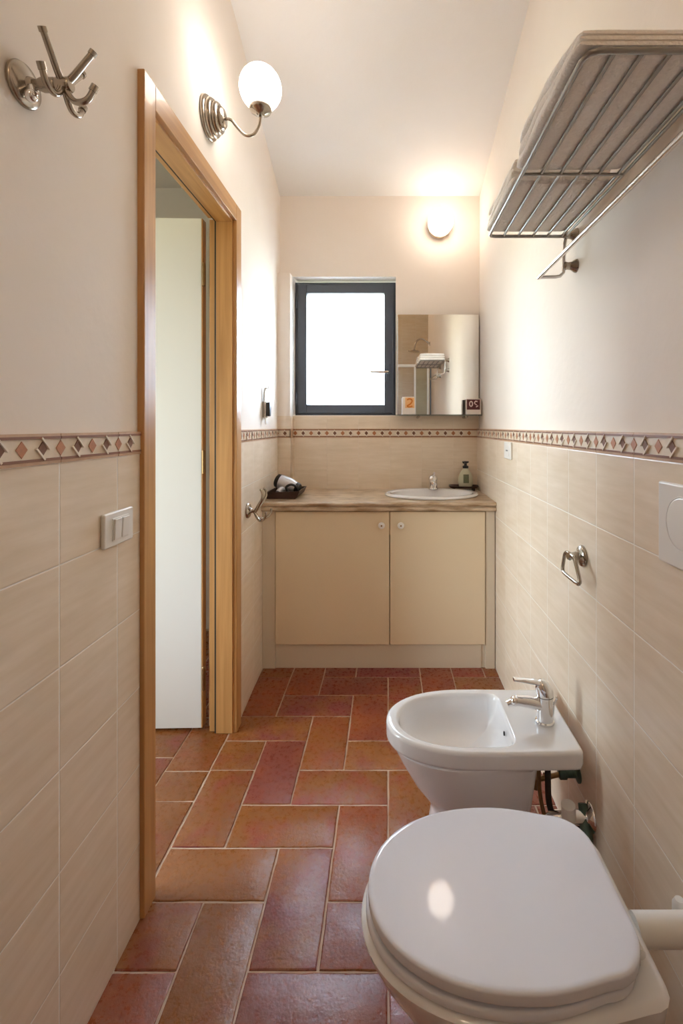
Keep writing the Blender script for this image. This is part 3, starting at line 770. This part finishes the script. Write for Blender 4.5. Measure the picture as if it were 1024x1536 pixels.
# ------------------------------------------------------------------ towel ring
tg = thing('towel_ring', (XRT, 1.385, .895), 'chrome towel ring hanging on the tiles above the bidet', 'towel ring')
m = MB().mat(M['nickel']); m.lathe([(.030, .0005), (.031, .005), (.027, .011), (.014, .016), (.010, .034), (.013, .040), (.010, .046)], (XRT, 1.385, .897), (-1, 0, 0), 32); m.build('wall_rose', tg)
m = MB().mat(M['nickel'])
xr = XRT - .038
ring = [(xr, 1.360, .902), (xr, 1.41, .902), (xr - .001, 1.424, .894), (xr - .005, 1.432, .850), (xr - .006, 1.424, .838), (xr - .006, 1.31, .838), (xr - .005, 1.301, .850), (xr - .001, 1.345, .894)]
def round_closed(p, n=4, k=.28):
    out = []
    N = len(p)
    for i in range(N):
        a, b_, c = V(p[i - 1]), V(p[i]), V(p[(i + 1) % N])
        p0 = b_ + (a - b_) * k; p1 = b_ + (c - b_) * k
        for t in range(n + 1):
            q = t / n; out.append(p0 * (1 - q) ** 2 + b_ * 2 * q * (1 - q) + p1 * q * q)
    return out
m.tube(round_closed(ring), .0052, 12, closed=True); m.build('ring', tg)

# ------------------------------------------------------------------ towel rack
RZ = 1.856; RY0, RY1 = .748, 1.478; RX0, RX1 = .31, .545
rk = thing('towel_rack', (XR, 1.113, 1.80), 'chrome wire towel rack with lower rail high on the right wall', 'towel rack')
m = MB().mat(M['steel_dark'])
fr = [(RX1, RY1, RZ), (RX0, RY1, RZ), (RX0, RY0, RZ), (RX1, RY0, RZ)]
m.tube([(RX1 + .01, RY1, RZ), (RX0 + .02, RY1, RZ), (RX0 + .006, RY1 - .004, RZ), (RX0, RY1 - .02, RZ), (RX0, RY0 + .02, RZ), (RX0 + .006, RY0 + .005, RZ), (RX0 + .02, RY0, RZ), (RX1 + .01, RY0, RZ)], .0052, 12)
m.build('frame', rk)
for k in range(6):
    x = RX0 + .045 + k * .0445
    if k == 5: x = RX1 + .002
    m = MB().mat(M['steel_dark']); m.tube([(x, RY0, RZ + .001), (x, RY1, RZ + .001)], .0038, 10); m.build('slat', rk)
m = MB().mat(M['steel_dark']); m.tube([(RX0, 1.113, RZ - .001), (RX1, 1.113, RZ - .001)], .0036, 10); m.build('crossbar', rk)
for y in (RY0, RY1):
    m = MB().mat(M['steel'])
    m.tube([(RX1 + .002, y, RZ), (RX1 - .002, y, RZ - .02), (RX1 - .004, y, 1.775), (RX1 - .006, y, 1.745), (RX1 - .016, y, 1.734), (RX1 - .03, y, 1.731), (.466, y, 1.730)], .0052, 12)
    m.build('bracket', rk)
    for z in (RZ + .004, 1.765):
        m = MB().mat(M['nickel']); m.lathe([(.021, .0005), (.020, .006), (.013, .016), (.011, .028), (.013, .036), (.010, .040)], (XR, y, z), (-1, 0, 0), 24); m.build('wall_mount', rk)
m = MB().mat(M['steel']); m.tube([(.464, RY0 - .004, 1.730), (.464, RY1 + .004, 1.730)], .0062, 12); m.build('lower_rail', rk)

def towel(y0, y1, x0, x1, layers, label, seed, z=RZ + .0058, ht=.024, thin=1.0):
    m = MB().mat(M['towel'])
    zz = z
    for li in range(layers):
        h0 = ht * (1 - .05 * li); secs = []
        ins = li * .003
        ny = 26
        for i in range(ny + 1):
            t = i / ny
            e = min(t, 1 - t) * 2
            rr = min(1, (e / .12)) ** .5 if e < .12 else 1
            rr = max(rr, .02)
            y = y0 + ins + (y1 - y0 - 2 * ins) * t
            hf = lambda q: thin + (1 - thin) * (min(1, q / .5) ** .8)
            h = h0 * hf(t); zz = z + li * ht * .95 * hf(t)
            sec = []
            nn = 40
            for k in range(nn):
                a = 2 * PI * k / nn
                ca_, sa_ = math.cos(a), math.sin(a)
                ex = math.copysign(abs(ca_) ** .28, ca_); ez = math.copysign(abs(sa_) ** .55, sa_)
                px = (x0 + x1) / 2 + ex * ((x1 - x0) / 2 - ins) * (.97 + .03 * rr)
                pz = zz + h / 2 + ez * h / 2 * (.55 + .45 * rr)
                nz = mnoise.noise(V((px * 14 + seed, y * 9, li * 3.1)))
                px += .006 * nz
                if ez > 0: pz += .004 * mnoise.noise(V((px * 11, y * 11 + seed, li * 5.0))) * rr
                sec.append((px, y + (.004 * nz if .02 < t < .98 else 0), pz))
            secs.append(sec)
        m.loft(secs)
    return tag(m.build('folded_towel', origin=((x0 + x1) / 2, (y0 + y1) / 2, z), sharp=1.2, wn=False), label, 'towel')
towel(.748, 1.118, .296, .545, 3, 'large folded grey-white towel filling most of the wire rack, nearest the camera', 1.0, ht=.029, thin=.42)
towel(1.165, 1.470, .300, .545, 3, 'smaller folded grey-white towel at the window end of the wire rack', 9.0)

# ------------------------------------------------------------------ sanitary ware outlines
def outline(xt, xb, hw, bw, r, yc, N=96, front=.52):
    """D-shaped plan: rounded tip at xt, straight back at xb with rounded corners"""
    a = (xb - xt) * front; xc = xt + a
    pts = []
    # back centre -> far corner -> front -> near corner
    pts.append((xb, 0.0))
    def corner(sgn):
        c = []
        for k in range(9):
            t = k / 8 * PI / 2
            c.append((xb - r + r * math.cos(t), sgn * (bw - r + r * math.sin(t))))
        return c
    cf = corner(1)
    pts += cf
    for k in range(1, 8):                      # blend from back half width to full half width
        t = k / 8; s = t * t * (3 - 2 * t)
        pts.append((cf[-1][0] + (xc - cf[-1][0]) * t, bw + (hw - bw) * math.sin(t * PI / 2)))
    for k in range(0, 41):
        t = PI / 2 + PI * k / 40
        e = .93
        cx, sy = math.cos(t), math.sin(t)
        pts.append((xc + a * math.copysign(abs(cx) ** e, cx) if abs(cx) > 1e-9 else xc, hw * math.copysign(abs(sy) ** e, sy)))
    back = [(p[0], -p[1]) for p in reversed(pts[1:1 + 9 + 7])]
    pts += back
    # resample by arc length
    P_ = [V((p[0], p[1])) for p in pts]; P_.append(P_[0])
    L = [0]
    for p, q in zip(P_, P_[1:]): L.append(L[-1] + (q - p).length)
    out = []; j = 0
    for i in range(N):
        s = L[-1] * i / N
        while L[j + 1] < s: j += 1
        t = (s - L[j]) / max(1e-9, L[j + 1] - L[j]); q = P_[j].lerp(P_[j + 1], t)
        out.append((q.x, yc + q.y))
    return out
def inset_ring(pts, d):
    n = len(pts); out = []
    for i in range(n):
        a, c = V(pts[i - 1]), V(pts[(i + 1) % n]); t = (c - a).normalized()
        nrm = V((t.y, -t.x))           # outward for this winding? fixed below
        out.append((pts[i][0] - nrm.x * d, pts[i][1] - nrm.y * d))
    return out
def at(pts, z): return [(p[0], p[1], z) for p in pts]

# toilet -------------------------------------------------------------
TY = .868
wc = thing('toilet', (.22, TY, 0), 'white toilet with closed glossy lid in front of the flush plate', 'toilet')
rim = outline(-.046, .432, .176, .150, .03, TY)
m = MB().mat(M['porcelain'])
secs = [at(outline(.10, .425, .112, .105, .03, TY), 0.0005), at(outline(.10, .425, .112, .105, .03, TY), .02), at(outline(.12, .425, .104, .10, .03, TY), .08), at(outline(.10, .425, .108, .10, .03, TY), .16),
        at(outline(.05, .427, .130, .11, .03, TY), .24), at(outline(.0, .430, .156, .13, .03, TY), .31), at(outline(-.030, .431, .171, .145, .03, TY), .355),
        at(rim, .385), at(inset_ring(rim, -.002) , .3955), at(inset_ring(rim, .004), .4015), at(inset_ring(rim, .012), .4035)]
def orient_inset(fn):
    return fn
m.loft(secs)
m.build('bowl', wc)
m = MB().mat(M['lid_white'])
so = outline(-.040, .398, .174, .150, .07, TY, front=.56)
m.loft([at(inset_ring(so, .006), .4040), at(so, .4075), at(so, .4165), at(inset_ring(so, .005), .4205)])
m.build('seat', wc)
lo_ = outline(-.036, .406, .173, .153, .075, TY, front=.56)
m = MB().mat(M['lid_white'])
m.loft([at(inset_ring(lo_, .006), .4262), at(inset_ring(lo_, .001), .4275), at(lo_, .431), at(lo_, .4425), at(inset_ring(lo_, .0015), .4452), at(inset_ring(lo_, .005), .4468), at(inset_ring(lo_, .010), .4474), at(inset_ring(lo_, .06), .44742)])
m.build('lid', wc)
for s in (-1, 1):
    m = MB().mat(M['chrome']); m.tube([(.408, TY + s * .075 - .018, .4165), (.408, TY + s * .075 + .018, .4165)], .0085, 14); m.build('hinge', wc)

fpipe = thing('flush_pipe', (.50, .845, .385), 'white plastic flush pipe running from wall to the back of the toilet', 'pipe')
m = MB().mat(M['plastic']); m.tube([(.434, .845, .385), (XRT + .004, .845, .385)], .0245, 24); m.build('tube', fpipe)
m = MB().mat(M['plastic']); m.lathe([(.033, 0), (.034, .006), (.030, .012), (.026, .016)], (XRT - .0003, .845, .385), (-1, 0, 0), 32); m.build('collar', fpipe)
m = MB().mat(M['plastic']); m.tube([(.549, .905, .338), (.549, .905, .370), (.549, .905, .379)], [.0125, .0125, .008], 20); m.tube([(.549, .900, .350), (.545, .862, .378)], .009, 14)
m.build('side_cap', fpipe)

# bidet --------------------------------------------------------------
BYc = 1.436
bd = thing('bidet', (.26, BYc, 0), 'white bidet standing on the terracotta floor behind the toilet', 'bidet')
ro = outline(-.006, .527, .160, .156, .022, BYc, front=.48)
ri = outline(.028, .352, .132, .128, .035, BYc, front=.62)
m = MB().mat(M['porcelain'])
ped = lambda xt, xb, hw, bw, z: at(outline(xt, xb, hw, bw, .03, BYc), z)
m.loft([ped(.108, .400, .104, .096, .0005), ped(.108, .400, .104, .096, .02), ped(.120, .400, .098, .092, .09), ped(.128, .401, .098, .094, .140), ped(.122, .402, .104, .097, .168), ped(.100, .404, .116, .105, .195), ped(.070, .406, .132, .116, .235), ped(.036, .409, .146, .13, .293),
        ped(.014, .411, .1535, .14, .335), ped(.008, .412, .155, .147, .347), at(inset_ring(ro, .007), .350), at(inset_ring(ro, .002), .353), at(ro, .360), at(ro, .390), at(inset_ring(ro, .002), .396), at(inset_ring(ro, .006), .3995), at(inset_ring(ro, .010), .4005),
        at(inset_ring(ri, -.006), .4005), at(ri, .398), at(inset_ring(ri, .005), .388), at(inset_ring(ri, .010), .36), at(inset_ring(ri, .022), .33), at(inset_ring(ri, .045), .308), at(inset_ring(ri, .08), .298), at(inset_ring(ri, .115), .295)], True, True)
bowl = m.build('bowl', bd)
m = MB().mat(M['hole']); m.lathe([(.006, 0), (.006, .002)], (.3400, 1.405, .372), (-1, 0, .1), 16); m.build('overflow_hole', bd)
m = MB().mat(M['chrome']); m.lathe([(.021, 0), (.019, .004), (.006, .005)], (.20, BYc, .2952), (0, 0, 1), 24); m.build('drain', bd)
bf = thing('bidet_tap', (.461, 1.413, .4005), 'chrome single lever mixer tap on the bidet ledge', 'tap')
cx, cy, cz = .461, 1.413, .4007
m = MB().mat(M['chrome']); m.lathe([(.0275, 0), (.0275, .005), (.023, .008), (.0225, .04), (.0235, .07), (.0245, .078)], (cx, cy, cz), (0, 0, 1), 32)
m.tube([(cx - .010, cy, cz + .052), (cx - .05, cy, cz + .060), (cx - .085, cy, cz + .064)], [.0185, .0165, .0145], 18)
m.build('body', bf)
m = MB().mat(M['chrome']); m.ellipsoid((cx - .088, cy, cz + .062), (.0145, .0145, .0145), 18, 12); m.tube([(cx - .088, cy, cz + .062), (cx - .110, cy, cz + .052)], [.011, .0095], 16); m.build('spray_joint', bf)
m = MB().mat(M['chrome'])
m.loft([[(cx + rx * math.cos(2 * PI * k / 28) + dx, cy + rx * math.sin(2 * PI * k / 28), cz + z) for k in range(28)] for rx, z, dx in ((.024, .0795, 0), (.0255, .088, 0), (.025, .100, -.002), (.021, .114, -.005), (.012, .123, -.008), (.001, .1255, -.010))])
lev = []
for t, w, h_, z in ((0, .017, .011, .108), (.35, .013, .008, .118), (.7, .0115, .006, .123), (1, .010, .0045, .126)):
    x = cx + .004 - t * .096
    lev.append([(x, cy + w * math.cos(2 * PI * k / 16), cz + z + h_ * math.sin(2 * PI * k / 16)) for k in range(16)])
m.loft(lev); m.build('lever', bf)
m = MB().mat(M['chrome']); m.tube([(cx + .022, cy, cz + .0), (cx + .026, cy, cz + .05), (cx + .034, cy, cz + .068)], .003, 8); m.ellipsoid((cx + .035, cy, cz + .071), (.005, .005, .006), 12, 8); m.build('plug_rod', bf)

# plumbing under the bidet
vl = thing('angle_valve', (XRT, 1.42, .245), 'dark brass angle valve and supply hoses under the bidet ledge', 'valve')
m = MB().mat(M['verdigris']); m.lathe([(.024, .0005), (.024, .005), (.011, .010), (.011, .035), (.015, .038), (.015, .056), (.010, .060)], (XRT, 1.42, .243), (-1, 0, 0), 20); m.build('body', vl)
m = MB().mat(M['brass']); m.tube([(XRT - .050, 1.42, .243), (.46, 1.405, .243), (.432, 1.40, .240)], .007, 12)
m.lathe([(.011, 0), (.011, .014)], (.47, 1.408, .243), (-1, 0, 0), 8); m.tube([(.432, 1.40, .246), (.430, 1.40, .215)], .009, 10); m.build('handle', vl)
m = MB().mat(M['rubber']); m.tube([(.455, 1.375, .352), (.456, 1.372, .28), (.458, 1.368, .20), (.475, 1.36, .155), (.51, 1.36, .14), (XRT + .002, 1.36, .135)], .0085, 12, smooth=5); m.build('hose', vl)
m = MB().mat(M['brass']); m.tube([(.437, 1.385, .352), (.434, 1.385, .27), (.440, 1.38, .19), (.46, 1.372, .13), (.51, 1.375, .10), (XRT + .002, 1.38, .095)], .006, 12, smooth=5); m.build('hose', vl)
tp = thing('drain_trap', (XRT, 1.335, .18), 'chrome waste trap with white cap on the tiles below the bidet', 'trap')
m = MB().mat(M['chrome']); m.lathe([(.038, .0005), (.037, .006), (.024, .014), (.019, .020), (.019, .055)], (XRT, 1.335, .185), (-1, 0, 0), 28)
m.tube([(XRT - .05, 1.335, .185), (.475, 1.335, .185), (.455, 1.345, .17), (.448, 1.355, .13)], .017, 16, smooth=4)
m.build('pipe', tp)
m = MB().mat(M['plastic']); m.tube([(.497, 1.322, .190), (.494, 1.318, .232)], .019, 20); m.build('cap', tp)
m = MB().mat(M['verdigris']); m.tube([(XRT - .020, 1.345, .215), (XRT - .020, 1.315, .160), (XRT - .022, 1.285, .105)], [.011, .016, .010], 14); m.build('stop_cock', tp)

# ------------------------------------------------------------------ shower behind the camera (seen in the mirror)
ss = thing('shower_screen', (0, -.20, 0), 'white framed glass shower screen reflected in the mirror', 'shower screen')
m = MB().mat(M['plastic']); m.box((XLT + .001, -.215, 1.955), (XRT + .012, -.185, 1.990), .003); m.build('top_rail', ss)
for x in (XLT + .003, .505):
    m = MB().mat(M['plastic']); m.box((x, -.215, .004), (x + .024, -.185, 1.955), .003); m.build('post', ss)
m = MB().mat(M['alu_dark']); m.box((.542, -.213, .004), (XRT - .003, -.187, 1.955), .002); m.build('seal', ss)
m = MB().mat(M['glass']); m.box((.36, -.203, .02), (.505, -.197, 1.953)); m.build('glass_panel', ss)
m = MB().mat(M['plastic']); m.box((.335, -.212, .004), (.36, -.188, 1.955), .003); m.build('post', ss)
sd = thing('overhead_shower', (XR, -.62, 2.30), 'round rain shower head on a curved arm reflected in the mirror', 'shower head')
m = MB().mat(M['nickel']); m.lathe([(.03, .0005), (.03, .006), (.014, .012)], (XR, -.62, 2.32), (-1, 0, 0), 24)
m.tube([(XR - .008, -.62, 2.32), (.52, -.62, 2.36), (.46, -.62, 2.385), (.40, -.62, 2.36), (.372, -.62, 2.30), (.360, -.62, 2.235)], .011, 12, smooth=6); m.build('arm', sd)
m = MB().mat(M['nickel']); m.lathe([(.013, .03), (.02, .016), (.08, .004), (.082, -.006), (.076, -.010), (.002, -.011)], (.358, -.62, 2.215), (.08, 0, 1), 36); m.build('rose', sd)

# ------------------------------------------------------------------ light
w = bpy.data.worlds.new('sky'); SC.world = w; w.use_nodes = True
nt = w.node_tree; nt.nodes.clear()
out = nt.nodes.new('ShaderNodeOutputWorld'); bg = nt.nodes.new('ShaderNodeBackground')
tc = nt.nodes.new('ShaderNodeTexCoord'); sp = nt.nodes.new('ShaderNodeSeparateXYZ'); nt.links.new(tc.outputs['Generated'], sp.inputs[0])
rp = nt.nodes.new('ShaderNodeValToRGB')
rp.color_ramp.elements[0].position = .45; rp.color_ramp.elements[0].color = (.27, .29, .20, 1)
rp.color_ramp.elements[1].position = .53; rp.color_ramp.elements[1].color = (.66, .82, 1.04, 1)
mr = nt.nodes.new('ShaderNodeMapRange'); mr.inputs['From Min'].default_value = -1
nt.links.new(sp.outputs[2], mr.inputs[0]); nt.links.new(mr.outputs[0], rp.inputs[0])
nt.links.new(rp.outputs[0], bg.inputs[0]); bg.inputs[1].default_value = 17.0
nt.links.new(bg.outputs[0], out.inputs[0])
def portal(name, loc, rot, sx, sy):
    l = bpy.data.lights.new(name, 'AREA'); l.shape = 'RECTANGLE'; l.size = sx; l.size_y = sy; l.cycles.is_portal = True
    o = bpy.data.objects.new(name, l); COL.objects.link(o); o.location = loc; o.rotation_euler = rot
portal('window_portal', ((WX0 + WX1) / 2, YB + .24, (WZ0 + WZ1) / 2), (-PI / 2, 0, 0), .66, .9)
portal('hallway_portal', (-2.71, .95, 1.3), (0, -PI / 2, 0), 1.7, 1.3)

# ------------------------------------------------------------------ camera
cam = bpy.data.cameras.new('camera'); co = bpy.data.objects.new('camera', cam); COL.objects.link(co)
co.location = (0, 0, EYE); co.rotation_euler = (PI / 2, 0, 0)
cam.sensor_fit = 'VERTICAL'; cam.sensor_height = 36; cam.sensor_width = 24
cam.lens = 720 / 1536 * 36
cam.shift_x = -(582 - 512) / 1536; cam.shift_y = -(768 - 640) / 1536
cam.clip_start = .02
SC.camera = co
SC.view_settings.view_transform = 'Standard'; SC.view_settings.look = 'None'
SC.view_settings.gamma = 1; SC.view_settings.use_curve_mapping = False
SC.view_settings.exposure = 1.78
SC.cycles.use_denoising = True
SC.cycles.max_bounces = 12; SC.cycles.diffuse_bounces = 7; SC.cycles.glossy_bounces = 5; SC.cycles.transparent_max_bounces = 12
SC.cycles.sample_clamp_indirect = 6.0
SC.cycles.caustics_reflective = False; SC.cycles.caustics_refractive = False
bpy.context.view_layer.update()
